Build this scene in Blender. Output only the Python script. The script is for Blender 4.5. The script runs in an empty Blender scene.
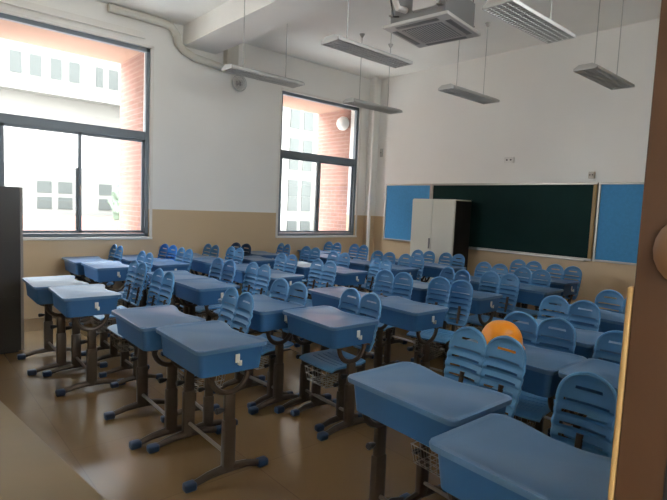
import bpy, bmesh, math, random
from mathutils import Vector, Matrix
random.seed(7)
R = math.radians
COL = bpy.context.scene.collection
S = bpy.context.scene

# ------------------------------------------------------------------ materials
def mat(name, col, rough=0.5, metal=0.0, spec=0.5, noise=None, bump=None, coat=0.0):
    m = bpy.data.materials.new(name); m.use_nodes = True
    nt = m.node_tree; b = nt.nodes['Principled BSDF']
    b.inputs['Base Color'].default_value = (*col, 1)
    b.inputs['Roughness'].default_value = rough
    b.inputs['Metallic'].default_value = metal
    b.inputs['Specular IOR Level'].default_value = spec
    if coat: b.inputs['Coat Weight'].default_value = coat
    if noise or bump:
        tc = nt.nodes.new('ShaderNodeTexCoord'); nz = nt.nodes.new('ShaderNodeTexNoise')
        nt.links.new(tc.outputs['Object'], nz.inputs['Vector'])
    if noise:
        sc, amt = noise
        nz.inputs['Scale'].default_value = sc; nz.inputs['Detail'].default_value = 4
        r = nt.nodes.new('ShaderNodeValToRGB')
        r.color_ramp.elements[0].position = .3; r.color_ramp.elements[1].position = .7
        r.color_ramp.elements[0].color = (*[c*(1-amt) for c in col], 1)
        r.color_ramp.elements[1].color = (*[min(1, c*(1+amt)) for c in col], 1)
        nt.links.new(nz.outputs['Fac'], r.inputs['Fac']); nt.links.new(r.outputs['Color'], b.inputs['Base Color'])
    if bump:
        n2 = nt.nodes.new('ShaderNodeTexNoise'); n2.inputs['Scale'].default_value = bump[0]
        nt.links.new(tc.outputs['Object'], n2.inputs['Vector'])
        bp = nt.nodes.new('ShaderNodeBump'); bp.inputs['Strength'].default_value = bump[1]; bp.inputs['Distance'].default_value = .002
        nt.links.new(n2.outputs['Fac'], bp.inputs['Height']); nt.links.new(bp.outputs['Normal'], b.inputs['Normal'])
    return m

def tile_mat(name, col, grout, sx, sy, rough, axes='XY', gw=.004, amt=.06, mscale=1.3, offset=0.0, spec=.5, off=(0,0)):
    m = bpy.data.materials.new(name); m.use_nodes = True
    nt = m.node_tree; b = nt.nodes['Principled BSDF']
    b.inputs['Roughness'].default_value = rough; b.inputs['Specular IOR Level'].default_value = spec
    geo = nt.nodes.new('ShaderNodeNewGeometry'); sep = nt.nodes.new('ShaderNodeSeparateXYZ'); cmb = nt.nodes.new('ShaderNodeCombineXYZ')
    nt.links.new(geo.outputs['Position'], sep.inputs[0])
    for k, a in enumerate(axes):
        ad = nt.nodes.new('ShaderNodeMath'); ad.operation = 'ADD'; ad.inputs[1].default_value = off[k]
        nt.links.new(sep.outputs[a], ad.inputs[0]); nt.links.new(ad.outputs[0], cmb.inputs[k])
    br = nt.nodes.new('ShaderNodeTexBrick'); br.offset = offset; br.squash = 1
    br.inputs['Scale'].default_value = 1; br.inputs['Brick Width'].default_value = sx; br.inputs['Row Height'].default_value = sy
    br.inputs['Mortar Size'].default_value = gw; br.inputs['Mortar Smooth'].default_value = .3; br.inputs['Bias'].default_value = 0
    br.inputs['Color1'].default_value = (*[c*(1-amt) for c in col], 1); br.inputs['Color2'].default_value = (*[c*(1+amt) for c in col], 1)
    br.inputs['Mortar'].default_value = (*grout, 1)
    nt.links.new(cmb.outputs[0], br.inputs['Vector'])
    nz = nt.nodes.new('ShaderNodeTexNoise'); nz.inputs['Scale'].default_value = mscale; nz.inputs['Detail'].default_value = 6
    nt.links.new(geo.outputs['Position'], nz.inputs['Vector'])
    mp = nt.nodes.new('ShaderNodeMapRange'); mp.inputs[1].default_value = .3; mp.inputs[2].default_value = .7
    mp.inputs[3].default_value = 1-amt*1.4; mp.inputs[4].default_value = 1+amt*1.4
    nt.links.new(nz.outputs['Fac'], mp.inputs[0])
    mx = nt.nodes.new('ShaderNodeVectorMath'); mx.operation = 'SCALE'
    nt.links.new(br.outputs['Color'], mx.inputs[0]); nt.links.new(mp.outputs[0], mx.inputs['Scale'])
    nt.links.new(mx.outputs[0], b.inputs['Base Color'])
    return m

def wall_mat(name, split):
    """white paint above, a beige tiled dado below the height 'split'"""
    m = bpy.data.materials.new(name); m.use_nodes = True
    nt = m.node_tree; b = nt.nodes['Principled BSDF']; b.inputs['Roughness'].default_value = .7
    geo = nt.nodes.new('ShaderNodeNewGeometry'); sep = nt.nodes.new('ShaderNodeSeparateXYZ')
    nt.links.new(geo.outputs['Position'], sep.inputs[0])
    gt = nt.nodes.new('ShaderNodeMath'); gt.operation = 'GREATER_THAN'; gt.inputs[1].default_value = split
    nt.links.new(sep.outputs['Z'], gt.inputs[0])
    nz = nt.nodes.new('ShaderNodeTexNoise'); nz.inputs['Scale'].default_value = .9; nz.inputs['Detail'].default_value = 5
    nt.links.new(geo.outputs['Position'], nz.inputs['Vector'])
    mp = nt.nodes.new('ShaderNodeMapRange'); mp.inputs[3].default_value = .93; mp.inputs[4].default_value = 1.05
    nt.links.new(nz.outputs['Fac'], mp.inputs[0])
    mix = nt.nodes.new('ShaderNodeMix'); mix.data_type = 'RGBA'
    mix.inputs['A'].default_value = (*DADO, 1); mix.inputs['B'].default_value = (*PAINT, 1)
    nt.links.new(gt.outputs[0], mix.inputs['Factor'])
    mx = nt.nodes.new('ShaderNodeVectorMath'); mx.operation = 'SCALE'
    nt.links.new(mix.outputs['Result'], mx.inputs[0]); nt.links.new(mp.outputs[0], mx.inputs['Scale'])
    nt.links.new(mx.outputs[0], b.inputs['Base Color'])
    rr = nt.nodes.new('ShaderNodeMapRange'); rr.inputs[3].default_value = .35; rr.inputs[4].default_value = .8
    nt.links.new(gt.outputs[0], rr.inputs[0]); nt.links.new(rr.outputs[0], b.inputs['Roughness'])
    return m

PAINT = (.86, .85, .81)
DADO = (.64, .48, .30)
M = {}
M['wall'] = wall_mat('painted_wall_with_dado', 1.40)
M['paint'] = mat('white_paint', PAINT, .8, noise=(1.2, .03))
M['floor'] = tile_mat('glossy_tan_floor', (.20, .125, .056), (.15, .092, .042), .8, .8, .25, 'XY', .003, .05, .8, spec=.6, off=(.02, 0))
M['platform'] = mat('light_beige_platform', (.21, .145, .068), .5, spec=.3, noise=(2.5, .06))
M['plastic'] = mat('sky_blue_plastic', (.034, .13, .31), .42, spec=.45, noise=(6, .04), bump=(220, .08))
M['top'] = mat('window_lit_tabletop_plastic', (.092, .205, .385), .30, spec=.65, noise=(4, .04), bump=(260, .04))  # same plastic as the bin, made paler for window light on the tops
M['chair'] = mat('light_blue_chair_plastic', (.105, .31, .58), .36, spec=.45, noise=(5, .05))
M['royal'] = mat('royal_blue_chair_plastic', (.02, .22, .68), .35)
M['navy'] = mat('navy_chair_plastic', (.035, .085, .19), .45)
M['cap'] = mat('dark_blue_foot_plastic', (.008, .03, .075), .4)
M['bronze'] = mat('bronze_powder_coated_steel', (.080, .060, .045), .36, .4, noise=(9, .12))
M['steel'] = mat('thin_grey_steel', (.30, .27, .24), .35, .8)
M['black'] = mat('black_plastic', (.012, .012, .014), .4)
M['white'] = mat('white_plastic', (.75, .74, .70), .4)
M['lampgrey'] = mat('grey_lamp_enamel', (.46, .46, .44), .45)
M['louver'] = mat('pale_louver', (.50, .50, .48), .45, .0)
M['lamptube'] = mat('unlit_tube_glass', (.55, .55, .53), .2)
M['frame'] = mat('hazed_grey_window_metal', (.17, .205, .235), .45, .05)  # slate grey metal, lightened to carry the glare haze of the windows
M['sill'] = mat('white_sill', (.78, .76, .71), .4)
M['green'] = mat('dark_green_blackboard', (.004, .024, .022), .6, spec=.1, noise=(2, .15))
M['feltblue'] = mat('blue_pinboard_felt', (.06, .28, .56), .85, noise=(30, .06))
M['alu'] = mat('aluminium_trim', (.42, .40, .36), .4, .7)
M['cream'] = mat('cream_grey_cabinet_steel', (.72, .71, .62), .5, .0)
M['dkside'] = mat('dark_brown_laminate', (.022, .019, .017), .38, noise=(3, .15))
M['lockeredge'] = mat('grey_edge_band', (.28, .26, .25), .5)
M['palebox'] = mat('beige_box_plastic', (.55, .50, .42), .5)
M['pipewrap'] = mat('beige_pipe_wrap', (.62, .60, .53), .6)
M['wood'] = mat('brown_door_wood', (.055, .024, .009), .5, noise=(3, .10), bump=(40, .15))
M['wood2'] = mat('paler_brown_door_wood', (.15, .075, .035), .4)
M['palewood'] = mat('pale_yellow_edge_strip', (.34, .22, .085), .5)
M['brick'] = tile_mat('pink_brick', (.27, .135, .10), (.32, .21, .17), .24, .075, .9, 'YZ', .008, .08, 4, .5)
M['brickx'] = tile_mat('pink_brick_parapet', (.20, .10, .075), (.22, .16, .13), .24, .075, .9, 'XZ', .008, .08, 4, .5)
M['soffit'] = mat('pinkish_brick_soffit', (.36, .21, .15), .9, noise=(6, .05))
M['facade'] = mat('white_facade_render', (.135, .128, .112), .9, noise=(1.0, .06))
M['facadeglass'] = mat('grey_green_far_glass', (.050, .053, .048), .6, spec=.1)
M['ground'] = mat('pale_paving', (.58, .55, .50), .9, noise=(1, .08))
M['leaf'] = mat('grey_green_foliage', (.07, .09, .06), .9, noise=(5, .3))
M['orange'] = mat('orange_hard_plastic', (.98, .33, .003), .3, spec=.6)
M['hair'] = mat('black_rubber', (.02, .02, .02), .6)
M['acgrey'] = mat('air_conditioner_grey', (.52, .50, .48), .5)
M['acbody'] = mat('galvanised_duct_steel', (.25, .25, .25), .5, .5)
M['insul'] = mat('black_foam_insulation', (.03, .03, .03), .7)
g = bpy.data.materials.new('clear_window_glass'); g.use_nodes = True
nt = g.node_tree; nt.nodes.clear()
o_ = nt.nodes.new('ShaderNodeOutputMaterial'); tr = nt.nodes.new('ShaderNodeBsdfTransparent'); gl = nt.nodes.new('ShaderNodeBsdfGlossy')
gl.inputs['Roughness'].default_value = .02; mxs = nt.nodes.new('ShaderNodeMixShader'); mxs.inputs[0].default_value = .05
tr.inputs[0].default_value = (.97, .98, .98, 1)
nt.links.new(tr.outputs[0], mxs.inputs[1]); nt.links.new(gl.outputs[0], mxs.inputs[2]); nt.links.new(mxs.outputs[0], o_.inputs[0])
M['glass'] = g

# ------------------------------------------------------------------ mesh helpers
def box(bm, lo, hi, bev=0.0, seg=2, mtx=None):
    r = bmesh.ops.create_cube(bm, size=1)
    vs = r['verts']
    c = [(a+b)/2 for a, b in zip(lo, hi)]; s = [b-a for a, b in zip(lo, hi)]
    for v in vs:
        v.co = Vector((v.co.x*s[0]+c[0], v.co.y*s[1]+c[1], v.co.z*s[2]+c[2]))
    if bev:
        es = list({e for v in vs for e in v.link_edges})
        r2 = bmesh.ops.bevel(bm, geom=es, offset=bev, segments=seg, profile=.5, affect='EDGES')
        vs = list({v for f in r2['faces'] for v in f.verts} | {v for v in vs if v.is_valid})
    if mtx is not None:
        for v in vs: v.co = mtx @ v.co
    return vs

def tube(bm, pts, r, n=6, sx=1.0, closed=False):
    """tube through points; r a number or one per point"""
    pts = [Vector(p) for p in pts]; N = len(pts); rings = []
    prev = None
    for i, p in enumerate(pts):
        a = pts[(i-1) % N] if (closed or i > 0) else p
        b = pts[(i+1) % N] if (closed or i < N-1) else p
        t = (b-a).normalized()
        if prev is None:
            up = Vector((0, 0, 1)) if abs(t.z) < .9 else Vector((1, 0, 0))
            x = t.cross(up).normalized()
        else:
            x = (prev - t*prev.dot(t))
            x = x.normalized() if x.length > 1e-6 else prev
        prev = x; y = t.cross(x)
        rr = r[i] if isinstance(r, (list, tuple)) else r
        rings.append([bm.verts.new(p + (x*math.cos(2*math.pi*k/n)*sx + y*math.sin(2*math.pi*k/n))*rr) for k in range(n)])
    M_ = N if closed else N-1
    for i in range(M_):
        A, B = rings[i], rings[(i+1) % N]
        for k in range(n):
            bm.faces.new((A[k], A[(k+1) % n], B[(k+1) % n], B[k]))
    if not closed:
        bm.faces.new(rings[0][::-1]); bm.faces.new(rings[-1])

def prism(bm, pts, z0, z1, scale_bottom=1.0, c=(0, 0)):
    n = len(pts)
    lo = [bm.verts.new(((p[0]-c[0])*scale_bottom+c[0], (p[1]-c[1])*scale_bottom+c[1], z0)) for p in pts]
    hi = [bm.verts.new((p[0], p[1], z1)) for p in pts]
    for i in range(n):
        bm.faces.new((lo[i], lo[(i+1) % n], hi[(i+1) % n], hi[i]))
    fb = bm.faces.new(lo[::-1]); ft = bm.faces.new(hi)
    return fb, ft

def lathe(bm, prof, n=20, c=(0, 0, 0), axis='Z'):
    rings = []
    for r, h in prof:
        ring = []
        for k in range(n):
            a = 2*math.pi*k/n
            p = (r*math.cos(a), r*math.sin(a), h)
            if axis == 'Y': p = (p[0], p[2], p[1])
            if axis == 'X': p = (p[2], p[0], p[1])
            ring.append(bm.verts.new((p[0]+c[0], p[1]+c[1], p[2]+c[2])))
        rings.append(ring)
    for a, b in zip(rings, rings[1:]):
        for k in range(n):
            bm.faces.new((a[k], a[(k+1) % n], b[(k+1) % n], b[k]))
    bm.faces.new(rings[0][::-1]); bm.faces.new(rings[-1])

def mesh_of(name, bm, m, smooth=False, angle=35):
    bmesh.ops.recalc_face_normals(bm, faces=bm.faces)
    me = bpy.data.meshes.new(name); bm.to_mesh(me); bm.free()
    for x in (m if isinstance(m, (list, tuple)) else [m]): me.materials.append(x)
    if smooth:
        for p in me.polygons: p.use_smooth = True
        me.set_sharp_from_angle(angle=R(angle))
    return me

def obj(name, bm, m, parent=None, smooth=True, **kw):
    o = bpy.data.objects.new(name, mesh_of(name, bm, m, smooth))
    COL.objects.link(o)
    if parent is not None: o.parent = parent
    for k, v in kw.items(): o[k] = v
    return o

def tag(o, label, cat, group=None):
    o['label'] = label; o['category'] = cat
    if group: o['group'] = group
    return o

def thing(name, label, cat, loc=(0, 0, 0), rz=0, group=None):
    o = bpy.data.objects.new(name, None); COL.objects.link(o)
    o.empty_display_size = .05
    o.location = loc; o.rotation_euler = (0, 0, rz)
    return tag(o, label, cat, group)

def struct(name, bm, m, parent=None, smooth=False):
    o = obj(name, bm, m, parent, smooth)
    if parent is None: o['kind'] = 'structure'
    return o

def copy_tree(o, parent=None):
    c = o.copy(); COL.objects.link(c); c.parent = parent
    for ch in KIDS.get(o.name, []):
        k = copy_tree(ch, c)
    return c
KIDS = {}
def index_kids(root):
    for o in list(bpy.data.objects):
        if o.parent is not None: KIDS.setdefault(o.parent.name, [])
    KIDS.clear()
    for o in bpy.data.objects:
        if o.parent is not None: KIDS.setdefault(o.parent.name, []).append(o)

def NB(): return bmesh.new()

# ------------------------------------------------------------------ room
W, L = 7.05, 7.14          # window wall, far end wall
X0, Y0, H = -2.45, .258, 4.02
bm = NB(); box(bm, (X0-.2, Y0-.25, -.2), (L+.2, W+.25, 0)); struct('floor', bm, M['floor'])
bm = NB(); box(bm, (X0-.2, Y0-.25, H), (L+.2, W+.25, H+.2)); struct('ceiling', bm, M['paint'])
# window wall: two openings in view, a third unseen one added for light
w_added = (-1.85, .13, 1.01, 3.60); w1 = (.93, 2.73, 1.01, 3.60); w2 = (4.93, 6.75, 1.01, 3.44)
bm = NB()
T = .25
xs = [X0-.2, w_added[0], w_added[1], w1[0], w1[1], w2[0], w2[1], L+.2]
for i in (0, 2, 4, 6): box(bm, (xs[i], W, 0), (xs[i+1], W+T, H))
for w in (w1, w2, w_added):
    box(bm, (w[0], W, 0), (w[1], W+T, w[2])); box(bm, (w[0], W, w[3]), (w[1], W+T, H))
struct('wall_left', bm, M['wall'])
bm = NB(); box(bm, (L, Y0-.25, 0), (L+.2, W, H)); struct('wall_back', bm, M['wall'])
bm = NB(); box(bm, (X0-.2, Y0-.25, 0), (X0, W, H)); struct('wall_front', bm, M['wall'])
# corridor wall: doorway between x -.12 and .85
DX0, DX1, DH = -.15, .85, 2.6
bm = NB()
box(bm, (X0, Y0-.25, 0), (DX0, Y0, H)); 
HW_ADDED = [(1.7, 3.9)]; HZ = (2.2, 3.2)     # unseen high window, added to light the window wall from the corridor
box(bm, (DX1, Y0-.25, 0), (L, Y0, HZ[0])); box(bm, (DX1, Y0-.25, HZ[1]), (L, Y0, H))
for a, b in ((DX1, HW_ADDED[0][0]), (HW_ADDED[0][1], L)): box(bm, (a, Y0-.25, HZ[0]), (b, Y0, HZ[1]))
box(bm, (DX0, Y0-.25, DH), (DX1, Y0, H))
struct('wall_right', bm, M['wall'])
# door lining (brown jamb, its pale edge strip)
bm = NB()
box(bm, (DX1-.02, Y0-.235, 0), (DX1-.001, Y0+.002, DH-.02), .002)
box(bm, (DX0+.001, Y0-.235, 0), (DX0+.02, Y0+.002, DH-.02), .002)
box(bm, (DX0+.001, Y0-.235, DH-.02), (DX1-.001, Y0+.002, DH-.001), .002)
door = struct('door_1', bm, M['wood'])
bm = NB(); box(bm, (DX1-.021, Y0+.0025, 0), (DX1-.003, Y0+.0115, 1.44), .004, 3)
o = struct('edge_strip', bm, M['palewood'], door); o['label'] = 'pale yellow rounded strip along the frame edge'
bm = NB()
lathe(bm, [(.008, 0), (.036, .004), (.042, .012), (.032, .022), (.006, .027)], 20, (DX1-.022, Y0-.064, 1.50), 'X')
for v in bm.verts: v.co.x = 2*(DX1-.022)-v.co.x; v.co.z = 1.50+(v.co.z-1.5)*1.15
bm2 = NB(); box(bm2, (DX1-.024, Y0-.085, 0), (DX1-.0201, Y0-.062, DH-.03), .001); obj('jamb_dark_strip', bm2, M['black'], door, False)  # black strip down the jamb face
o = obj('door_stop', bm, M['wood2'], door); o['label'] = 'paler rounded brown stop on the door frame'

# platform
bm = NB(); prism(bm, [(X0+.01, 1.15), (.875, 1.15), (.355, 5.42), (X0+.01, 5.42)], 0, .12); struct('floor_platform', bm, M['platform'])
# ceiling beam
bm = NB(); box(bm, (3.19, Y0, 3.74), (3.70, W, H)); struct('ceiling_beam', bm, M['paint'])
# column in the far left corner
bm = NB(); box(bm, (L-.16, W-.14, 0), (L, W, H)); struct('wall_corner', bm, M['wall'])

# windows
def window(n, w):
    x0, x1, z0, z1 = w
    y = W+.03; f = .05; d = .07
    r = thing('window_%d' % n, '', '', (0, 0, 0)); del r['label']; del r['category']; r['kind'] = 'structure'
    bm = NB()
    box(bm, (x0, y, z0), (x0+f, y+d, z1), .004); box(bm, (x1-f, y, z0), (x1, y+d, z1), .004)
    box(bm, (x0, y, z0), (x1, y+d, z0+.045), .004); box(bm, (x0, y, z1-.055), (x1, y+d, z1), .004)
    box(bm, (x0+f, y+.005, 2.36), (x1-f, y+d, 2.47), .004)
    obj('window_frame', bm, M['frame'], r, False)
    xm = (x0+x1)/2
    for a, b in ((x0+f, xm+.03), (xm-.03, x1-f)):
        bm = NB(); yy = y+.012 if a < xm-.1 else y+.04
        s = .035
        box(bm, (a, yy, z0+.05), (a+s, yy+.025, 2.36), .002); box(bm, (b-s, yy, z0+.05), (b, yy+.025, 2.36), .002)
        box(bm, (a, yy, z0+.05), (b, yy+.025, z0+.05+s), .002); box(bm, (a, yy, 2.36-s), (b, yy+.025, 2.36), .002)
        sa = obj('window_sash', bm, M['frame'], r, False)
        bm = NB(); box(bm, (a+s, yy+.010, z0+.05+s), (b-s, yy+.015, 2.36-s)); obj('glass_pane', bm, M['glass'], sa, False)
        if a < xm-.1:
            bm = NB(); box(bm, (b-.028, yy-.018, 1.55), (b-.010, yy, 1.68), .004); obj('latch', bm, M['steel'], sa)
    bm = NB(); box(bm, (x0+f, y+.035, 2.47), (x1-f, y+.04, z1-.055)); obj('glass_pane', bm, M['glass'], r, False)
    bm = NB(); box(bm, (x0-.04, W-.03, z0-.035), (x1+.04, W+.03, z0), .006); obj('window_sill', bm, M['sill'], r, False)
window(1, w1); window(2, w2); window(3, w_added)  # the third is out of view, added to bring in daylight
# white plastered rim round the openings
k = 1
for w in (w1, w2):
    bm = NB()
    box(bm, (w[1], W-.012, w[2]), (w[1]+.04, W, w[3]+.03), .003); box(bm, (w[0]-.04, W-.012, w[2]), (w[0], W, w[3]+.03), .003)
    box(bm, (w[0]-.04, W-.012, w[3]), (w[1]+.04, W, w[3]+.035), .003)
    struct('trim_%d' % k, bm, M['sill']); k += 1
# pale rail over the near window
bm = NB(); box(bm, (w1[0]-.15, W-.045, 3.70), (w1[1]-.10, W, 3.78), .008); box(bm, (w1[0]-.15, W-.06, 3.69), (w1[1]-.1, W-.04, 3.705), .002)
tag(obj('curtain_track', bm, M['sill']), 'white curtain track along the wall above the near window', 'curtain track')

# ------------------------------------------------------------------ outside
def brick_surround(w, name):
    bm = NB(); D = W+T+1.0
    box(bm, (w[1]+.005, W+T, -.5), (w[1]+.55, D, H+.4)); box(bm, (w[0]-.55, W+T, -.5), (w[0]-.005, D, H+.4))
    t = obj(name, bm, M['brick'], None, False)
    bm = NB(); box(bm, (w[0]-.005, W+T, w[3]+.02), (w[1]+.005, D, w[3]+.42)); s = obj('soffit', bm, M['soffit'], t, False)
    bm = NB(); box(bm, (w[0]-.005, D-.12, -.5), (w[1]+.005, D, .82)); obj('parapet', bm, M['brickx'], t, False)
    return t
tag(brick_surround(w1, 'brick_pier'), 'deep pink brick surround outside the near window', 'brick pier', )
tag(brick_surround(w2, 'brick_pier'), 'deep pink brick surround outside the far window', 'brick pier')
bm = NB()
lathe(bm, [(.02, 0), (.10, .01), (.13, .05), (.13, .12), (.09, .18), (.02, .20)], 18, (0, 0, 0), 'X')
for v in bm.verts: v.co = Vector((w2[1]-v.co.x, W+T+.13+v.co.y, 3.17+v.co.z))
tag(obj('outdoor_lamp', bm, M['white']), 'round white lamp fixed high on the brick pier outside the far window', 'outdoor lamp')

t = thing('school_building', 'white building with rows of windows across the courtyard', 'building', (0, 24, 0))
bm = NB()
box(bm, (-14, 0, 5.75), (11.3, 1, 13)); box(bm, (-14, .5, -4), (11.3, 1, 5.75))
box(bm, (-14, .15, -4), (11.3, .5, 2.55)); box(bm, (-14, -.6, 5.62), (11.3, .02, 5.80)); box(bm, (-14, -.25, 8.6), (11.3, .02, 8.75))
for x in (-7, -3.4, 0.1, 3.25, 6.75, 10.3): box(bm, (x-.10, -.06, 5.8), (x+.10, 0, 13))
obj('wall', bm, M['facade'], t, False)
bm = NB(); box(bm, (-14, -1.3, -4), (11.3, -1.0, .72)); obj('parapet', bm, M['brickx'], t, False)
i = 0
for x in (-10.4, -6.4, -1.9, 2.95, 3.65, 4.35, 5.1, 5.8, 6.75, 7.4, 8.3, 9.0):
    for z in (6.35, 9.3):
        bm = NB(); box(bm, (x, -.02, z), (x+.42, .02, z+.85)); f = obj('window', bm, M['facadeglass'], t, False)
for x in (-9, -7.8, 4.6, 5.4, 7.05, 9.4, 10.2):
    for z in (.95, 1.62):
        bm = NB(); box(bm, (x, .12, z), (x+.55, .16, z+.5)); obj('window', bm, M['facadeglass'], t, False)
t = thing('school_block', 'white building block with tall window bays seen through the far window', 'building', (11.5, 17, 0))
bm = NB(); box(bm, (0, 0, -4), (16, 6, 13)); 
for x in (.3, 2.3, 4.2): box(bm, (x, -.25, -4), (x+.35, 0, 13))
obj('wall', bm, M['facade'], t, False)
for x in (.85, 1.55, 2.8, 3.5):
    for z in (-.4, 1.3, 3.0, 4.7):
        bm = NB(); box(bm, (x, -.03, z), (x+.5, .02, z+1.3)); obj('window', bm, M['facadeglass'], t, False)
bm = NB(); box(bm, (-2, -1.6, -4), (12, -1.3, .55)); obj('parapet', bm, M['brickx'], t, False)
bm = NB(); box(bm, (-40, W+T+1.2, -4.2), (45, 60, -4)); struct('ground_outside', bm, M['ground'])
def bush(c, s, label):
    bm = NB(); r = bmesh.ops.create_icosphere(bm, subdivisions=4, radius=1)
    rnd = random.Random(int(c[0]*10))
    for v in bm.verts:
        k_ = 1+.25*math.sin(v.co.x*7+c[0])*math.sin(v.co.y*6)*math.sin(v.co.z*8+1)+rnd.uniform(-.08, .08)
        v.co = Vector((v.co.x*s[0], v.co.y*s[1], v.co.z*s[2]))*k_
    t = thing('courtyard_tree', label, 'tree', (c[0], c[1], -4))
    o = obj('foliage', bm, M['leaf'], t, False); o.location = (0, 0, c[2]+4)
    bm = NB(); tube(bm, [(0, 0, 0), (.05, 0, 2), (0, 0, c[2]+3.6)], [.16, .12, .08], 8); obj('trunk', bm, M['dkside'], t)
bush((7.15, 20.3, 1.35), (.75, .7, .85), 'grey green tree in the courtyard, at the right of the near window')

# ------------------------------------------------------------------ light
wd = bpy.data.worlds.new('World'); S.world = wd; wd.use_nodes = True
nt = wd.node_tree; bg = nt.nodes['Background']
SKY = 7.5
tc = nt.nodes.new('ShaderNodeTexCoord'); sp = nt.nodes.new('ShaderNodeSeparateXYZ'); nt.links.new(tc.outputs['Generated'], sp.inputs[0])
rp = nt.nodes.new('ShaderNodeValToRGB'); rp.color_ramp.elements[0].position = .0; rp.color_ramp.elements[0].color = (.95, .97, 1, 1)
rp.color_ramp.elements[1].position = .8; rp.color_ramp.elements[1].color = (.74, .87, 1, 1)
nt.links.new(sp.outputs['Z'], rp.inputs['Fac']); nt.links.new(rp.outputs['Color'], bg.inputs['Color']); bg.inputs['Strength'].default_value = SKY
def portal(name, loc, rot, sx, sy):
    l = bpy.data.lights.new(name, 'AREA'); l.shape = 'RECTANGLE'; l.size = sx; l.size_y = sy
    l.cycles.is_portal = True
    o = bpy.data.objects.new(name, l); COL.objects.link(o); o.location = loc; o.rotation_euler = rot
for w in (w1, w2, w_added):
    portal('window_daylight', ((w[0]+w[1])/2, W+T+.02, (w[2]+w[3])/2), (R(-90), 0, 0), w[1]-w[0], w[3]-w[2])
sun = bpy.data.lights.new('sun', 'SUN'); sun.energy = 1.5; sun.angle = R(8); sun.color = (1, .95, .88)
for a, b in HW_ADDED: portal('added_corridor_daylight', ((a+b)/2, Y0-.27, (HZ[0]+HZ[1])/2), (R(90), 0, 0), b-a, HZ[1]-HZ[0])  # sky portal for the added high window
so = bpy.data.objects.new('sun', sun); COL.objects.link(so)
so.rotation_euler = Vector((.35, .9, -.75)).to_track_quat('-Z', 'Y').to_euler()

# corridor outside the door (what the open doorway looks onto)
bm = NB(); box(bm, (X0-2, -2.6, -.2), (L, Y0-.25, 0)); struct('floor_corridor', bm, M['floor'])
bm = NB(); box(bm, (X0-2, -2.6, 4.0), (L, Y0-.26, 4.2)); struct('ceiling_corridor', bm, M['paint'])
bm = NB(); box(bm, (X0-2, -2.6, 0), (L, -2.4, 1.15)); box(bm, (X0-2, -2.6, 1.15), (1.8, -2.4, 4.0)); box(bm, (5.2, -2.6, 1.15), (L, -2.4, 4.0)); box(bm, (X0-2.2, -2.6, 0), (X0-2, Y0-.25, 4.0)); struct('wall_corridor', bm, M['paint'])  # unseen; solid by the door to keep the jamb dark, open beyond for light
for i, (a, b) in enumerate(HW_ADDED):  # frame and pane of the added high window
    bm = NB(); y = Y0-.16
    for lo, hi in (((a, y, HZ[0]), (b, y+.06, HZ[0]+.05)), ((a, y, HZ[1]-.05), (b, y+.06, HZ[1])), ((a, y, HZ[0]), (a+.05, y+.06, HZ[1])), ((b-.05, y, HZ[0]), (b, y+.06, HZ[1])), (((a+b)/2-.03, y, HZ[0]), ((a+b)/2+.03, y+.06, HZ[1]))): box(bm, lo, hi, .004)
    fr = struct('window_%d' % (4+i), bm, M['frame'])
    bm = NB(); box(bm, (a+.04, y+.028, HZ[0]+.04), (b-.04, y+.033, HZ[1]-.04)); obj('glass_pane', bm, M['glass'], fr, False)

# ------------------------------------------------------------------ boards on the end wall
bz0, bz1 = .96, 2.02
def board(name, label, cat, y0, y1, m, fr=.03):
    t = thing(name, label, cat, (L, (y0+y1)/2, bz0))
    h = (y1-y0)/2; H_ = bz1-bz0
    bm = NB(); box(bm, (-.022, -h+.01, .01), (-.002, h-.01, H_-.01)); obj('panel', bm, m, t, False)
    bm = NB()
    for lo, hi in (((-.035, -h, 0), (-.002, h, fr)), ((-.035, -h, H_-fr), (-.002, h, H_)), ((-.035, -h, fr), (-.002, -h+fr, H_-fr)), ((-.035, h-fr, fr), (-.002, h, H_-fr))):
        box(bm, lo, hi, .004)
    obj('frame', bm, M['alu'], t, False)
    return t
board('pinboard', 'sky blue pinboard left of the blackboard, partly behind the cabinet', 'pinboard', 5.54, 6.63, M['feltblue'])
bb = board('blackboard', 'long dark green blackboard on the end wall', 'blackboard', 2.77, 5.53, M['green'])
bm = NB(); box(bm, (-.085, -1.3, -.012), (-.002, 1.3, .006), .004); obj('chalk_ledge', bm, M['alu'], bb, False)
bm = NB(); box(bm, (-.05, -1.378, .03), (-.036, -1.33, 1.03), .004); o = obj('frame_post', bm, M['palewood'], bb); 
board('pinboard', 'dark blue pinboard right of the blackboard, beside the door frame', 'pinboard', 1.66, 2.76, M['feltblue'])
# tall cabinet in front of the boards
t = thing('tall_cabinet', 'tall cream grey two-door cabinet in front of the blackboard', 'cabinet', (6.64, 5.11, 0))
bm = NB(); box(bm, (0, -.43, .03), (.42, .43, 1.74), .006); o = obj('cabinet_body', bm, M['cream'], t, False)
bm = NB(); box(bm, (.004, -.437, .03), (.42, -.4305, 1.72)); o = obj('side_panel', bm, M['dkside'], t, False); o['label'] = 'dark side panel'
for s in (-1, 1):
    bm = NB(); a, b = sorted((s*.003, s*.425)); box(bm, (-.02, a, .06), (-.001, b, 1.725), .004); d = obj('door', bm, M['cream'], t, False)
    if s == 1:
        bm = NB(); box(bm, (-.04, .02, .93), (-.02, .04, 1.10), .004); obj('handle', bm, M['acbody'], d)
bm = NB(); box(bm, (.02, -.4, 0), (.40, .4, .03)); obj('plinth', bm, M['dkside'], t, False)
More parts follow.
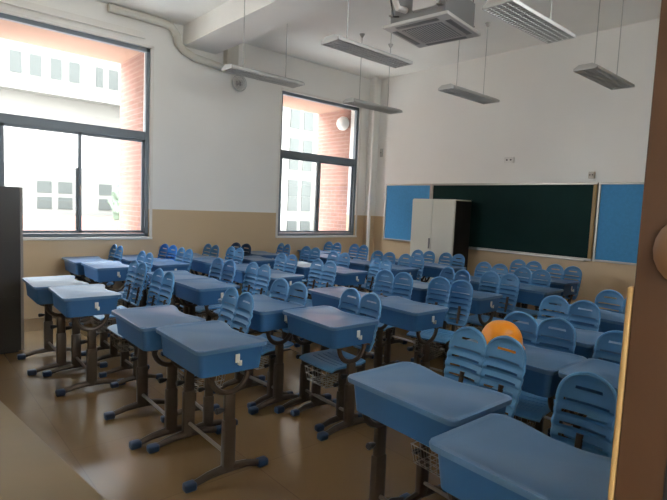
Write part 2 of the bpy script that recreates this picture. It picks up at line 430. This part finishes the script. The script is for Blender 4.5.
# dark locker at the near left
t = thing('dark_cupboard', 'dark brown cupboard with a grey edge at the left under the near window', 'cupboard', (.0, 5.78, 0))
bm = NB(); box(bm, (-.35, -.20, 0.02), (.92, .20, 1.60), .003); obj('cupboard_body', bm, M['dkside'], t, False)
bm = NB(); box(bm, (.921, -.20, .02), (.945, .20, 1.60), .002); o = obj('edge_panel', bm, M['lockeredge'], t, False); o['label'] = 'grey edge panel'
bm = NB(); box(bm, (-.33, -.18, 0), (.9, .18, .02)); obj('plinth', bm, M['black'], t, False)
bm = NB()
for z in (.55, 1.08): box(bm, (-.35, -.2035, z), (.92, -.2005, z+.004))
obj('shelf_edge', bm, M['black'], t, False)

# small things on the walls
def socket(name, label, cat, c, s, m=M['white']):
    t = thing(name, label, cat, c)
    bm = NB(); box(bm, (-.03, -s[0]/2, -s[1]/2), (0, s[0]/2, s[1]/2), .006); obj('housing', bm, m, t)
    bm = NB(); box(bm, (-.034, -s[0]*.28, -.008), (-.0305, -s[0]*.12, .012)); box(bm, (-.034, s[0]*.12, -.008), (-.0305, s[0]*.28, .012)); obj('socket_hole', bm, M['black'], t, False)
socket('wall_socket', 'small white socket plate with two dark holes high above the blackboard', 'socket', (L, 4.10, 2.37), (.16, .09))
socket('junction_box', 'small beige box above the right end of the blackboard', 'junction box', (L, 2.87, 2.12), (.08, .09), M['palebox'])
socket('wall_bracket', 'small pale bracket on the end wall near the window corner', 'bracket', (L, 6.80, 2.62), (.05, .16), M['lampgrey'])
bm = NB(); tube(bm, [(L-.19, W-.17, 0), (L-.19, W-.17, H)], .035, 12)
tag(obj('corner_pipe', bm, M['paint']), 'white vertical pipe in the far left corner', 'pipe')
# round wall fan
t = thing('wall_fan', 'small round white fan high on the window wall', 'fan', (4.08, W, 3.38)); t.scale = (.78, 1, .78)
bm = NB(); lathe(bm, [(.05, 0), (.06, -.02), (.06, -.05), (.04, -.06)], 16, (0, 0, 0), 'Y'); obj('motor', bm, M['acbody'], t)
bm = NB()
for rr, yy in ((.15, -.05), (.155, -.075), (.10, -.10), (.05, -.105)):
    tube(bm, [(rr*math.cos(a), yy, rr*math.sin(a)) for a in [2*math.pi*k/28 for k in range(28)]], .006 if rr > .12 else .003, 5, closed=True)
for k_ in range(16):
    a = 2*math.pi*k_/16; tube(bm, [(.155*math.cos(a), -.06, .155*math.sin(a)), (.10*math.cos(a), -.10, .10*math.sin(a)), (.02*math.cos(a), -.105, .02*math.sin(a))], .002, 4)
obj('cage', bm, M['lampgrey'], t)
for k_ in range(3):
    bm = NB(); a0 = 2*math.pi*k_/3
    pts = [(.025*math.cos(a0), -.07, .025*math.sin(a0))]+[(.13*math.cos(a0+q), -.07-.02*q, .13*math.sin(a0+q)) for q in (-.1, .2, .5, .8)]
    vs = [bm.verts.new(p) for p in pts]; bm.faces.new(vs); bmesh.ops.solidify(bm, geom=bm.faces[:], thickness=.004)
    obj('blade', bm, M['white'], t, False)
bm = NB(); lathe(bm, [(.155, -.03), (.152, -.034), (.005, -.034)], 24, (0, 0, 0), 'Y'); obj('backplate', bm, M['white'], t, False)
# boxed pipe ducking under the beam
bm = NB()
tube(bm, [(x, W-.065, z) for x, z in ((2.15, H-.06), (2.85, H-.06), (2.98, H-.08), (3.05, H-.16), (3.07, 3.84), (3.09, 3.74), (3.17, 3.66), (3.32, 3.60), (3.80, 3.55), (3.90, 3.56))], .055, 12)
box(bm, (3.83, W-.13, 3.50), (4.02, W-.002, H-.001), .006)
tag(obj('pipe_casing', bm, M['pipewrap'], None, True), 'beige wrapped pipe bending under the ceiling beam on the window wall', 'pipe casing')
bm = NB()
for dx in (0, .09): box(bm, (3.78+dx, 2.2, H-.035), (3.82+dx, 5.9, H-.001), .004)
tag(obj('cable_trunking', bm, M['sill']), 'twin white cable trunking on the ceiling behind the beam', 'trunking')

# ------------------------------------------------------------------ hanging lamps
LL, LW, LZ = 1.02, .24, 3.05
def make_lamp(x, y, label):
    t = thing('hanging_lamp', label, 'lamp', (x, y, LZ), 0, 'hanging classroom lamps')
    bm = NB()
    h = LL/2; w = LW/2
    prof = [(-w, 0), (-w, .004), (-w*.55, .034), (w*.55, .034), (w, .004), (w, 0)]
    A = [bm.verts.new((-h, p[0], p[1])) for p in prof]; B = [bm.verts.new((h, p[0], p[1])) for p in prof]
    for k_ in range(5): bm.faces.new((A[k_], A[k_+1], B[k_+1], B[k_]))
    bm.faces.new(A); bm.faces.new(B[::-1])
    bm.faces.new((A[0], A[5], B[5], B[0]))
    obj('lamp_housing', bm, M['lampgrey'], t, False)
    for s in (-1, 1):
        bm = NB(); tube(bm, [(-h+.03, s*.05, -.008), (h-.03, s*.05, -.008)], .007, 10); obj('lamp_tube', bm, M['lamptube'], t)
    bm = NB(); n = 26
    for i in range(n+1):
        xx = -h+.012+(LL-.024)*i/n; box(bm, (xx-.0012, -w+.006, -.022), (xx+.0012, w-.006, -.016))
    for i in range(6):
        yy = -w+.006+(LW-.012)*i/5; box(bm, (-h+.01, yy-.0012, -.022), (h-.01, yy+.0012, -.016))
    box(bm, (-h, -w, -.022), (h, -w+.006, -.0005)); box(bm, (-h, w-.006, -.022), (h, w, -.0005))
    box(bm, (-h, -w, -.022), (-h+.008, w, -.0005)); box(bm, (h-.008, -w, -.022), (h, w, -.0005))
    obj('louver', bm, M['louver'], t, False)
    for s in (-1, 1):
        bm = NB(); tube(bm, [(s*.30, 0, .034), (s*.30, 0, H-LZ-.02)], .005, 6)
        r_ = obj('suspension_rod', bm, M['lampgrey'], t)
        bm = NB(); lathe(bm, [(.012, -.05), (.035, -.012), (.04, 0)], 14, (s*.30, 0, H-LZ-.001)); obj('ceiling_cup', bm, M['lampgrey'], r_)
    return t
make_lamp(3.38, 5.20, 'long grey hanging lamp in front of the window wall, beside the round fan')
make_lamp(3.53, 3.60, 'long grey hanging lamp just left of the air conditioner')
make_lamp(5.42, 5.38, 'long pale hanging lamp above the far window corner')
make_lamp(5.62, 3.85, 'grey hanging lamp just below and right of the air conditioner')
make_lamp(3.80, 2.08, 'hanging lamp with a dark grille showing at the top edge of the photo')
make_lamp(5.80, 2.28, 'rightmost hanging lamp, high above the right end of the blackboard')

# ------------------------------------------------------------------ air conditioner
AZ = 3.25
t = thing('air_conditioner', 'square grey ceiling cassette air conditioner hanging from rods', 'air conditioner', (3.95, 3.18, AZ), R(8.5))
bm = NB()
box(bm, (-.345, -.345, 0), (.345, .345, .035), .012)
obj('panel', bm, M['acgrey'], t)
bm = NB(); box(bm, (-.21, -.21, -.006), (.21, .21, -.001), .004)
gr = obj('grille', bm, M['acbody'], t)
bm = NB()
for k_ in range(15): box(bm, (-.2, -.195+k_*.0275, -.009), (.2, -.187+k_*.0275, -.0062))
obj('grille_slat', bm, M['acgrey'], gr, False)
for k_ in range(4):
    bm = NB(); box(bm, (-.22, .255, -.005), (.22, .31, -.0005), .003, mtx=Matrix.Rotation(k_*math.pi/2, 4, 'Z')); obj('air_flap', bm, M['acbody'], t)
bm = NB(); box(bm, (-.29, -.29, .036), (.29, .29, .30), .006); obj('casing', bm, M['acbody'], t, False)
for sx in (-1, 1):
    for sy in (-1, 1):
        bm = NB(); tube(bm, [(sx*.32, sy*.25, .10), (sx*.32, sy*.25, H-AZ-.001)], .006, 6); box(bm, (sx*.32-.03, sy*.25-.02, .10), (sx*.32+.03, sy*.25+.02, .11)); obj('hanging_rod', bm, M['steel'], t)
bm = NB(); tube(bm, [(-.29, .12, .14), (-.40, .14, .13), (-.44, .15, .2), (-.43, .15, .4), (-.44, .15, H-AZ-.002)], .028, 10); obj('pipe', bm, M['acgrey'], t)
bm = NB(); tube(bm, [(-.29, .2, .1), (-.36, .21, .08), (-.40, .22, .22), (-.36, .2, .45), (-.38, .2, H-AZ-.002)], .009, 6); obj('cable', bm, M['black'], t)
bm = NB(); box(bm, (-.34, -.22, .10), (-.291, .02, .26), .004); obj('control_box', bm, M['acgrey'], t)

# ------------------------------------------------------------------ desk prototype (pupils sit on the +x side)
def top_outline(grow=0.0, conc=.05):
    hx, hy, r = .213+grow, .309+grow, .035
    pts = []
    def arc(cx, cy, a0, a1):
        for k_ in range(6):
            a = R(a0+(a1-a0)*k_/5); pts.append((cx+r*math.cos(a), cy+r*math.sin(a)))
    arc(-hx+r, -hy+r, 180, 270)
    arc(hx+.01-r, -hy+r, 270, 360)
    for k_ in range(1, 12):
        u = -1+2*k_/12; y = u*(hy-r*.9)
        d_ = conc*(.5+.5*math.cos(math.pi*min(1, abs(u)*1.15)))
        pts.append((hx+.01-d_, y))
    arc(hx+.01-r, hy-r, 0, 90)
    arc(-hx+r, hy-r, 90, 180)
    return pts
def make_desk():
    t = bpy.data.objects.new('student_desk', None); COL.objects.link(t); t.empty_display_size = .05
    # top: rounded rim with a shallow recessed writing surface
    bm = NB()
    fb, ft = prism(bm, top_outline(), .738, .762, .985)
    es = [e for e in ft.edges]
    bmesh.ops.bevel(bm, geom=es, offset=.008, segments=3, profile=.5, affect='EDGES')
    up = max((f for f in bm.faces if f.normal.z > .9 or True), key=lambda f: f.calc_area() if f.calc_center_median().z > .76 else 0)
    bmesh.ops.inset_region(bm, faces=[up], thickness=.022, depth=0)
    bmesh.ops.inset_region(bm, faces=[up], thickness=.004, depth=-.0025)
    obj('tabletop', bm, M['top'], t)
    # bin body: bottom + front + sides, open to the pupil
    bm = NB()
    def u_shape(hx, hy, r):
        p = [(hx, -hy)]
        for k_ in range(5):
            a = R(270-90*k_/4); p.append((-hx+r+r*math.cos(a), -hy+r+r*math.sin(a)))
        for k_ in range(5):
            a = R(180-90*k_/4); p.append((-hx+r+r*math.cos(a), hy-r+r*math.sin(a)))
        p.append((hx, hy)); return p
    o1, i1 = u_shape(.190, .288, .035), u_shape(.190, .278, .026)
    o0, i0 = u_shape(.178, .273, .035), u_shape(.178, .263, .026)
    zt, zb = .7375, .605
    Vo1 = [bm.verts.new((*p, zt)) for p in o1]; Vi1 = [bm.verts.new((p[0]+(.009 if k_ not in (0, len(i1)-1) else 0), p[1], zt)) for k_, p in enumerate(i1)]
    Vo0 = [bm.verts.new((*p, zb)) for p in o0]; Vi0 = [bm.verts.new((p[0]+(.009 if k_ not in (0, len(i0)-1) else 0), p[1], zb+.012)) for k_, p in enumerate(i0)]
    n = len(o1)
    for k_ in range(n-1):
        bm.faces.new((Vo0[k_], Vo0[k_+1], Vo1[k_+1], Vo1[k_])); bm.faces.new((Vi0[k_+1], Vi0[k_], Vi1[k_], Vi1[k_+1]))
        bm.faces.new((Vo1[k_], Vo1[k_+1], Vi1[k_+1], Vi1[k_]))
    bm.faces.new(Vo0); bm.faces.new(Vi0[::-1])
    for k_ in (0, n-1): bm.faces.new((Vo0[k_], Vo1[k_], Vi1[k_], Vi0[k_]))
    bm.faces.new((Vo0[0], Vi0[0], Vi0[-1], Vo0[-1]))
    box(bm, (.10, -.25, .715), (.185, .25, .7375))
    body = obj('book_bin', bm, M['plastic'], t)
    # white bag hooks, one on each flank
    for s in (-1, 1):
        bm = NB()
        y = s*.287
        a, b = sorted((y, y+s*.006)); box(bm, (.015, a, .664), (.042, b, .712), .002)
        a, b = sorted((y, y+s*.024)); box(bm, (.030, a, .650), (.046, b, .666), .002)
        a, b = sorted((y+s*.018, y+s*.024)); box(bm, (.030, a, .650), (.046, b, .680), .002)
        obj('bag_hook', bm, M['white'], body)
    # side frames
    for s in (-1, 1):
        bm = NB(); y = s*.262
        box(bm, (-.032, y-.016, .30), (.032, y+.016, .485), .008)
        box(bm, (-.038, y-.021, .035), (.038, y+.021, .34), .010)
        pts = [(.115*math.cos(R(a)), y, .604+.112*math.sin(R(a))) for a in range(180, 361, 15)]
        tube(bm, pts, .017, 8, sx=.8)
        box(bm, (-.13, y-.014, .594), (-.095, y+.014, .604)); box(bm, (.095, y-.014, .594), (.13, y+.014, .604))
        leg = obj('leg', bm, M['bronze'], t)
        bm = NB(); 
        for d_ in (-1, 1):
            tube(bm, [(d_*.02, y, .058), (d_*.12, y, .048), (d_*.215, y, .024)], [.026, .022, .018], 8)
        obj('foot', bm, M['bronze'], leg)
        for d_ in (-1, 1):
            bm = NB(); box(bm, (-.034, -.027, 0), (.034, .027, .046), .012, 3, mtx=Matrix.Translation((d_*.225, y, 0))); obj('foot_cap', bm, M['cap'], leg)
        bm = NB(); lathe(bm, [(.008, -.032), (.016, -.055), (.018, -.078), (.012, -.084)], 10, (0, y, .40), 'X'); obj('height_knob', bm, M['black'], leg)
    bm = NB(); tube(bm, [(0, -.24, .13), (0, .24, .13)], .011, 8); obj('crossbar', bm, M['steel'], t)
    return t

# ------------------------------------------------------------------ chair prototype (sitter looks towards -x)
def make_chair():
    t = bpy.data.objects.new('student_chair', None); COL.objects.link(t); t.empty_display_size = .05
    # back: two round-headed slatted lobes joined by a web
    bm = NB()
    HB = .40; hw = .112; gap = .113
    def halfw(v):
        base = hw*(.86+.14*min(1, v/.45))
        if v > .72: base *= max(.03, 1-((v-.72)/.28)**2.4)**.5
        if v < .08: base *= .82+.18*math.sqrt(v/.08)
        return base
    slots = [(.10, .127), (.22, .247), (.34, .367), (.46, .487), (.58, .607), (.70, .722)]
    vs = {0, .03, .06, 1}
    for a, b in slots: vs |= {a, b}
    vs |= {.1535, .2205, .2735, .3405, .3935, .4605, .5135, .5805, .63, .675}
    vs |= {.78, .80, .83, .86, .885, .91, .94, .965, .985, .187, .307, .427, .547, .653, .75}
    vs = sorted(vs)
    us = [-1, -.86, -.78, -.5, -.36, 0, .36, .5, .78, .86, 1]
    def P(v, y, extra=0):
        z = .515+v*HB
        rib = 0
        for k_ in range(len(slots)-1):
            a, b = slots[k_][1], slots[k_+1][0]
            if a <= v <= b: rib = .009*math.sin(math.pi*(v-a)/(b-a))
        return (.195+.075*v+.03*max(0, v-.5)+extra+rib, y, z)
    for s in (-1, 1):
        grid = []
        for v in vs:
            w = halfw(v); grid.append([bm.verts.new(P(v, s*gap+u*w, .016*(1-u*u)*(1 if v < .95 else .6))) for u in us])
        for i in range(len(vs)-1):
            vm = (vs[i]+vs[i+1])/2
            for j in range(len(us)-1):
                um = (us[j]+us[j+1])/2
                if any(a-1e-6 < vm < b+1e-6 for a, b in slots) and abs(um) < .8: continue
                if .83 < vm < .86 and abs(um) < .5: continue
                bm.faces.new((grid[i][j], grid[i][j+1], grid[i+1][j+1], grid[i+1][j]))
    # web between the lobes
    for a, b in ((.03, .20), (.52, .76)):
        q = [bm.verts.new(P(a, -.012, .004)), bm.verts.new(P(a, .012, .004)), bm.verts.new(P(b, .012, .004)), bm.verts.new(P(b, -.012, .004))]
        bm.faces.new(q)
    bmesh.ops.solidify(bm, geom=bm.faces[:], thickness=.012)
    for s in (-1, 1):
        rim = []
        seq = [v for v in vs if v <= .985]
        for v in seq: rim.append(P(v, s*gap-halfw(v), .006))
        rim.append(P(1.0, s*gap-.012, .008)); rim.append(P(1.0, s*gap+.012, .008))
        for v in reversed(seq): rim.append(P(v, s*gap+halfw(v), .006))
        tube(bm, rim, .0085, 6, closed=True)
    obj('backrest', bm, M['chair'], t)
    # seat, slatted and dished
    bm = NB()
    xs_ = [-.19, -.175, -.13]
    nx, ny = 15, 9
    def seat_pt(i, j):
        x = -.14+.33*i/(nx-1); y = -.195+.39*j/(ny-1)
        u = y/.195; fx = (x+.14)/.33
        k_ = 1-.06*max(0, (abs(u)-.7)/.3)
        z = .425 - .012*(1-u*u)*math.sin(math.pi*fx) - (.018*(1-fx*5)**2 if fx < .2 else 0) + (.012*((fx-.85)/.15) if fx > .85 else 0)
        return (x*k_, y, z)
    G = [[bm.verts.new(seat_pt(i, j)) for j in range(ny)] for i in range(nx)]
    for i in range(nx-1):
        for j in range(ny-1):
            if i in (3, 5, 7, 9, 11) and j not in (0, ny-2): 
                a, b, c, d = G[i][j].co.copy(), G[i][j+1].co.copy(), G[i+1][j+1].co.copy(), G[i+1][j].co.copy()
                m1, m2 = (a*.35+d*.65), (b*.35+c*.65)
                v1, v2 = bm.verts.new(m1), bm.verts.new(m2)
                bm.faces.new((G[i][j], G[i][j+1], v2, v1)); continue
            bm.faces.new((G[i][j], G[i][j+1], G[i+1][j+1], G[i+1][j]))
    bmesh.ops.remove_doubles(bm, verts=bm.verts[:], dist=.0005)
    bmesh.ops.solidify(bm, geom=bm.faces[:], thickness=.014)
    obj('seat', bm, M['chair'], t)
    for s in (-1, 1):
        bm = NB(); y = s*.15
        tube(bm, [(.165, s*.12, .395), (.20, s*.12, .43), (.215, s*.12, .52), (.245, s*.12, .68)], .012, 8, sx=1.2); obj('back_post', bm, M['bronze'], t)
        bm = NB()
        box(bm, (-.028, y-.014, .22), (.028, y+.014, .398), .007); box(bm, (-.034, y-.019, .035), (.034, y+.019, .25), .009)
        box(bm, (-.12, y-.012, .388), (.18, y+.012, .402), .004)
        leg = obj('leg', bm, M['bronze'], t)
        bm = NB()
        for d_ in (-1, 1): tube(bm, [(d_*.02, y, .052), (d_*.10, y, .044), (d_*.175, y, .022)], [.023, .020, .016], 8)
        obj('foot', bm, M['bronze'], leg)
        for d_ in (-1, 1):
            bm = NB(); box(bm, (-.03, -.024, 0), (.03, .024, .042), .011, 3, mtx=Matrix.Translation((d_*.185, y, 0))); obj('foot_cap', bm, M['cap'], leg)
        bm = NB(); lathe(bm, [(.007, -.028), (.014, -.048), (.015, -.068), (.010, -.073)], 10, (0, y, .30), 'X'); obj('height_knob', bm, M['black'], leg)
    bm = NB(); tube(bm, [(0, -.135, .12), (0, .135, .12)], .010, 8); obj('crossbar', bm, M['steel'], t)
    # wire basket
    bm = NB()
    def loop(hx, hy, z, r=.003): tube(bm, [(-hx, -hy, z), (hx, -hy, z), (hx, hy, z), (-hx, hy, z)], r, 4, closed=True)
    loop(.13, .125, .372, .004); loop(.125, .12, .325, .0025); loop(.115, .11, .275, .003)
    for k_ in range(7):
        y = -.11+.22*k_/6; tube(bm, [(-.13, y*1.13, .372), (-.115, y, .275), (.115, y, .275), (.13, y*1.13, .372)], .0025, 4)
    for k_ in range(6):
        x = -.1+.2*k_/5; tube(bm, [(x*1.12, -.125, .372), (x, -.11, .275), (x, .11, .275), (x*1.12, .125, .372)], .0025, 4)
    obj('basket', bm, M['steel'], t)
    return t

desk0 = make_desk(); chair0 = make_chair()
index_kids(None)
used = {'d': False, 'c': False}

ROWN = ['first', 'second', 'third', 'fourth', 'fifth', 'sixth']
BLK = {'G': 'window-side', 'H': 'window-side', 'E': 'middle-left', 'F': 'middle-left', 'A': 'middle-right', 'B': 'middle-right', 'C': 'door-side', 'D': 'door-side'}
LINE = {'G': 'line of desks along the window wall', 'H': 'second line of desks from the windows', 'E': 'third line of desks from the windows',
        'F': 'fourth line of desks from the windows', 'A': 'fifth line of desks from the windows', 'B': 'sixth line of desks from the windows',
        'C': 'second line of desks from the door', 'D': 'line of desks nearest the door'}
DL = {('B', 1): 'pale blue desk with white hook, nearest full desk left of centre, foot towards camera',
      ('A', 1): 'pale blue desk in front, touching the window side of the nearest left-centre desk',
      ('C', 1): 'large dim blue desk at lower centre, beside the desk cut by the photo\'s bottom edge',
      ('D', 1): 'closest blue desk, at the lower right against the door frame',
      ('E', 1): 'leftmost blue desk, its end hidden by the dark cupboard',
      ('F', 1): 'pale blue desk with hook, right beside the leftmost desk',
      ('B', 2): 'blue desk with a bright window reflection on its top, at the photo\'s centre'}
def place_desk(col, row, x, y, rz=0):
    if used['d']: t = copy_tree(desk0)
    else: t = desk0; used['d'] = True
    t.location = (x+.21, y, 0); t.rotation_euler = (0, 0, rz)
    lab = DL.get((col, row)) or 'blue school desk, %s from the front in the %s' % (ROWN[row-1], LINE[col])
    return tag(t, lab, 'desk', 'blue school desks')
CL = {('G', 4): 'pale blue two-lobed chair right behind the navy chair along the window wall',
      ('G', 5): 'pale blue two-lobed chair, last along the window wall, under the far window',
      ('C', 1): 'blue two-lobed chair just in front of the orange hard hat',
      ('D', 1): 'dim blue two-lobed chair behind the closest desk, cut by the door frame',
      ('A', 1): 'pale blue two-lobed chair behind the nearest left-centre desk',
      ('G', 2): 'bright royal blue chair under the wall between the two windows',
      ('C', 2): 'blue two-lobed chair just right of the orange hard hat'}
def place_chair(col, row, x, y, rz=0, m=None, label=None):
    if used['c']: t = copy_tree(chair0)
    else: t = chair0; used['c'] = True
    t.location = (x-.285, y, 0); t.rotation_euler = (0, 0, rz)
    if m is not None:
        for ch in t.children:
            if ch.name.split('.')[0] in ('seat', 'backrest'):
                ch.data = ch.data.copy(); ch.data.materials[0] = m
    lab = label or CL.get((col, row)) or 'blue two-lobed chair, %s from the front in the %s' % (ROWN[row-1], LINE[col].replace('desks', 'chairs'))
    return tag(t, lab, 'chair', 'two-lobed blue school chairs')

DESKS = [  # column, row, x of the edge facing the platform, y of centre, turn
 ('G', 1, 1.60, 6.70, 0), ('H', 1, 1.66, 6.07, 0), ('E', 1, .89, 5.07, -1), ('F', 1, .97, 4.44, -2), ('A', 1, 1.12, 3.28, -1), ('B', 1, 1.18, 2.65, -1), ('C', 1, 1.56, 1.345, -1), ('D', 1, 1.34, .70, -1),
 ('G', 2, 2.22, 6.72, 0), ('H', 2, 2.33, 6.09, 2), ('E', 2, 2.02, 5.00, 0), ('F', 2, 2.03, 4.38, 0), ('A', 2, 1.97, 3.32, 3), ('B', 2, 2.14, 2.68, -2), ('C', 2, 2.48, 1.41, 0), ('D', 2, 2.50, .79, 0),
 ('G', 3, 3.00, 6.72, 0), ('H', 3, 3.02, 6.10, 0), ('E', 3, 3.02, 5.30, 0), ('F', 3, 3.03, 4.68, 0), ('A', 3, 2.90, 3.34, -2), ('B', 3, 2.98, 2.70, -1), ('C', 3, 3.22, 1.51, 0), ('D', 3, 3.23, .885, 0),
 ('G', 4, 4.20, 6.735, 0), ('H', 4, 3.70, 6.12, 2), ('E', 4, 3.90, 5.28, 2), ('F', 4, 4.00, 4.64, 0), ('A', 4, 3.98, 3.44, 0), ('B', 4, 4.02, 2.82, 0), ('C', 4, 4.15, 1.50, 0),
 ('G', 5, 5.35, 6.735, 0), ('H', 5, 4.97, 6.115, 0), ('E', 5, 4.92, 5.22, 0), ('F', 5, 4.95, 4.60, 0), ('A', 5, 4.98, 3.30, 0), ('B', 5, 5.00, 2.67, 0),
 ('E', 6, 5.72, 5.00, 0), ('F', 6, 5.72, 4.38, 0), ('A', 6, 5.90, 3.50, 0), ('B', 6, 5.90, 2.88, 0)]
for c, r_, x, y, a in DESKS: place_desk(c, r_, x, y, R(a))
CHAIRS = [  # column, row, x of the backrest top, y, turn
 ('G', 1, 2.22, 6.80, 0), ('H', 1, 2.24, 5.86, 0), ('E', 1, 1.84, 5.00, 0), ('F', 1, 1.80, 4.28, 0), ('A', 1, 1.86, 3.12, -4), ('C', 1, 2.345, 1.41, -3), ('D', 1, 2.09, .655, 2),
 ('G', 2, 2.91, 6.74, 6), ('H', 2, 2.88, 6.18, 0), ('E', 2, 2.74, 4.88, 5), ('F', 2, 2.88, 4.42, 0), ('A', 2, 2.47, 3.30, 4), ('B', 2, 2.66, 2.68, -3), ('C', 2, 3.05, 1.44, 6), ('D', 2, 3.02, .88, 0),
 ('G', 3, 3.51, 6.66, 0), ('H', 3, 3.62, 6.17, 0), ('E', 3, 3.79, 5.18, 0), ('F', 3, 3.77, 4.42, 0), ('A', 3, 3.83, 3.34, 8), ('B', 3, 3.94, 2.73, 8), ('C', 3, 3.91, 1.65, 0),
 ('G', 4, 4.75, 6.62, -10), ('H', 4, 4.80, 5.95, 0), ('E', 4, 4.68, 5.17, 0), ('F', 4, 4.62, 4.36, -12), ('A', 4, 4.70, 3.30, -10), ('B', 4, 4.88, 2.81, 0), ('C', 4, 4.72, 1.54, 0),
 ('G', 5, 5.87, 6.66, 0), ('H', 5, 6.00, 6.13, 0), ('E', 5, 5.45, 5.03, 3), ('F', 5, 5.50, 4.55, 0), ('A', 5, 5.72, 3.42, 0), ('B', 5, 5.67, 2.86, 0),
 ('E', 6, 6.30, 4.98, 0), ('F', 6, 6.36, 4.48, 0), ('A', 6, 6.59, 3.42, 0), ('B', 6, 6.51, 2.86, 0)]
for c, r_, x, y, a in CHAIRS: place_chair(c, r_, x, y, R(a), M['royal'] if (c, r_) == ('G', 2) else None)
place_chair('G', 4, 4.08, 6.72, R(12), M['navy'], 'dark navy chair standing askew by the wall between the two windows')

# orange hard hat on the second door-side desk
t = thing('hard_hat', 'orange hard hat on a blue desk at the right centre', 'hard hat', (2.66, 1.50, .7625), R(20)); t.scale = (1.12, 1.12, 1.04)
bm = NB()
prof = []
n = 28; rings = []
for i in range(10):
    a = R(90*i/9.0); rings.append((math.cos(a)**.8, math.sin(a)**.92))
vr = []
for cr, sr in rings[:-1]:
    vr.append([bm.verts.new((.128*cr*math.cos(2*math.pi*k_/n), .108*cr*math.sin(2*math.pi*k_/n), .018+.135*sr)) for k_ in range(n)])
topv = bm.verts.new((0, 0, .153))
for a_, b_ in zip(vr, vr[1:]):
    for k_ in range(n): bm.faces.new((a_[k_], a_[(k_+1) % n], b_[(k_+1) % n], b_[k_]))
for k_ in range(n): bm.faces.new((vr[-1][k_], vr[-1][(k_+1) % n], topv))
pass
obj('shell', bm, M['orange'], t)
bm = NB()
inn, out = [], []
for k_ in range(n):
    a = 2*math.pi*k_/n; ex = .012+(.04 if math.cos(a) > 0 else 0)*max(0, math.cos(a))
    inn.append(bm.verts.new((.120*math.cos(a), .100*math.sin(a), .016)))
    out.append(bm.verts.new(((.128+ex)*math.cos(a), (.108+.012)*math.sin(a), .008)))
for k_ in range(n): bm.faces.new((inn[k_], inn[(k_+1) % n], out[(k_+1) % n], out[k_]))
bmesh.ops.solidify(bm, geom=bm.faces[:], thickness=.005)
for v in bm.verts: v.co.z = max(0, v.co.z)
obj('brim', bm, M['orange'], t)

# ------------------------------------------------------------------ camera
cam = bpy.data.cameras.new('camera'); co = bpy.data.objects.new('camera', cam); COL.objects.link(co)
cam.sensor_width = 36; cam.lens = 502.388*36/667; cam.clip_start = .02
yaw, pit, rol = R(48.5705), R(-4.8849), R(2.46405)
f = Vector((math.cos(pit)*math.cos(yaw), math.cos(pit)*math.sin(yaw), math.sin(pit)))
r = Vector((math.sin(yaw), -math.cos(yaw), 0)); u = r.cross(f)
r2 = math.cos(rol)*r+math.sin(rol)*u; u2 = -math.sin(rol)*r+math.cos(rol)*u
mw = Matrix(((r2.x, u2.x, -f.x, 0), (r2.y, u2.y, -f.y, 0), (r2.z, u2.z, -f.z, 1.54), (0, 0, 0, 1)))
co.matrix_world = mw
S.camera = co
S.view_settings.view_transform = 'Standard'; S.view_settings.look = 'None'; S.view_settings.gamma = 1
S.view_settings.exposure = 1.6
S.cycles.use_denoising = True
S.cycles.max_bounces = 10; S.cycles.diffuse_bounces = 7; S.cycles.transparent_max_bounces = 12
S.cycles.sample_clamp_indirect = 20
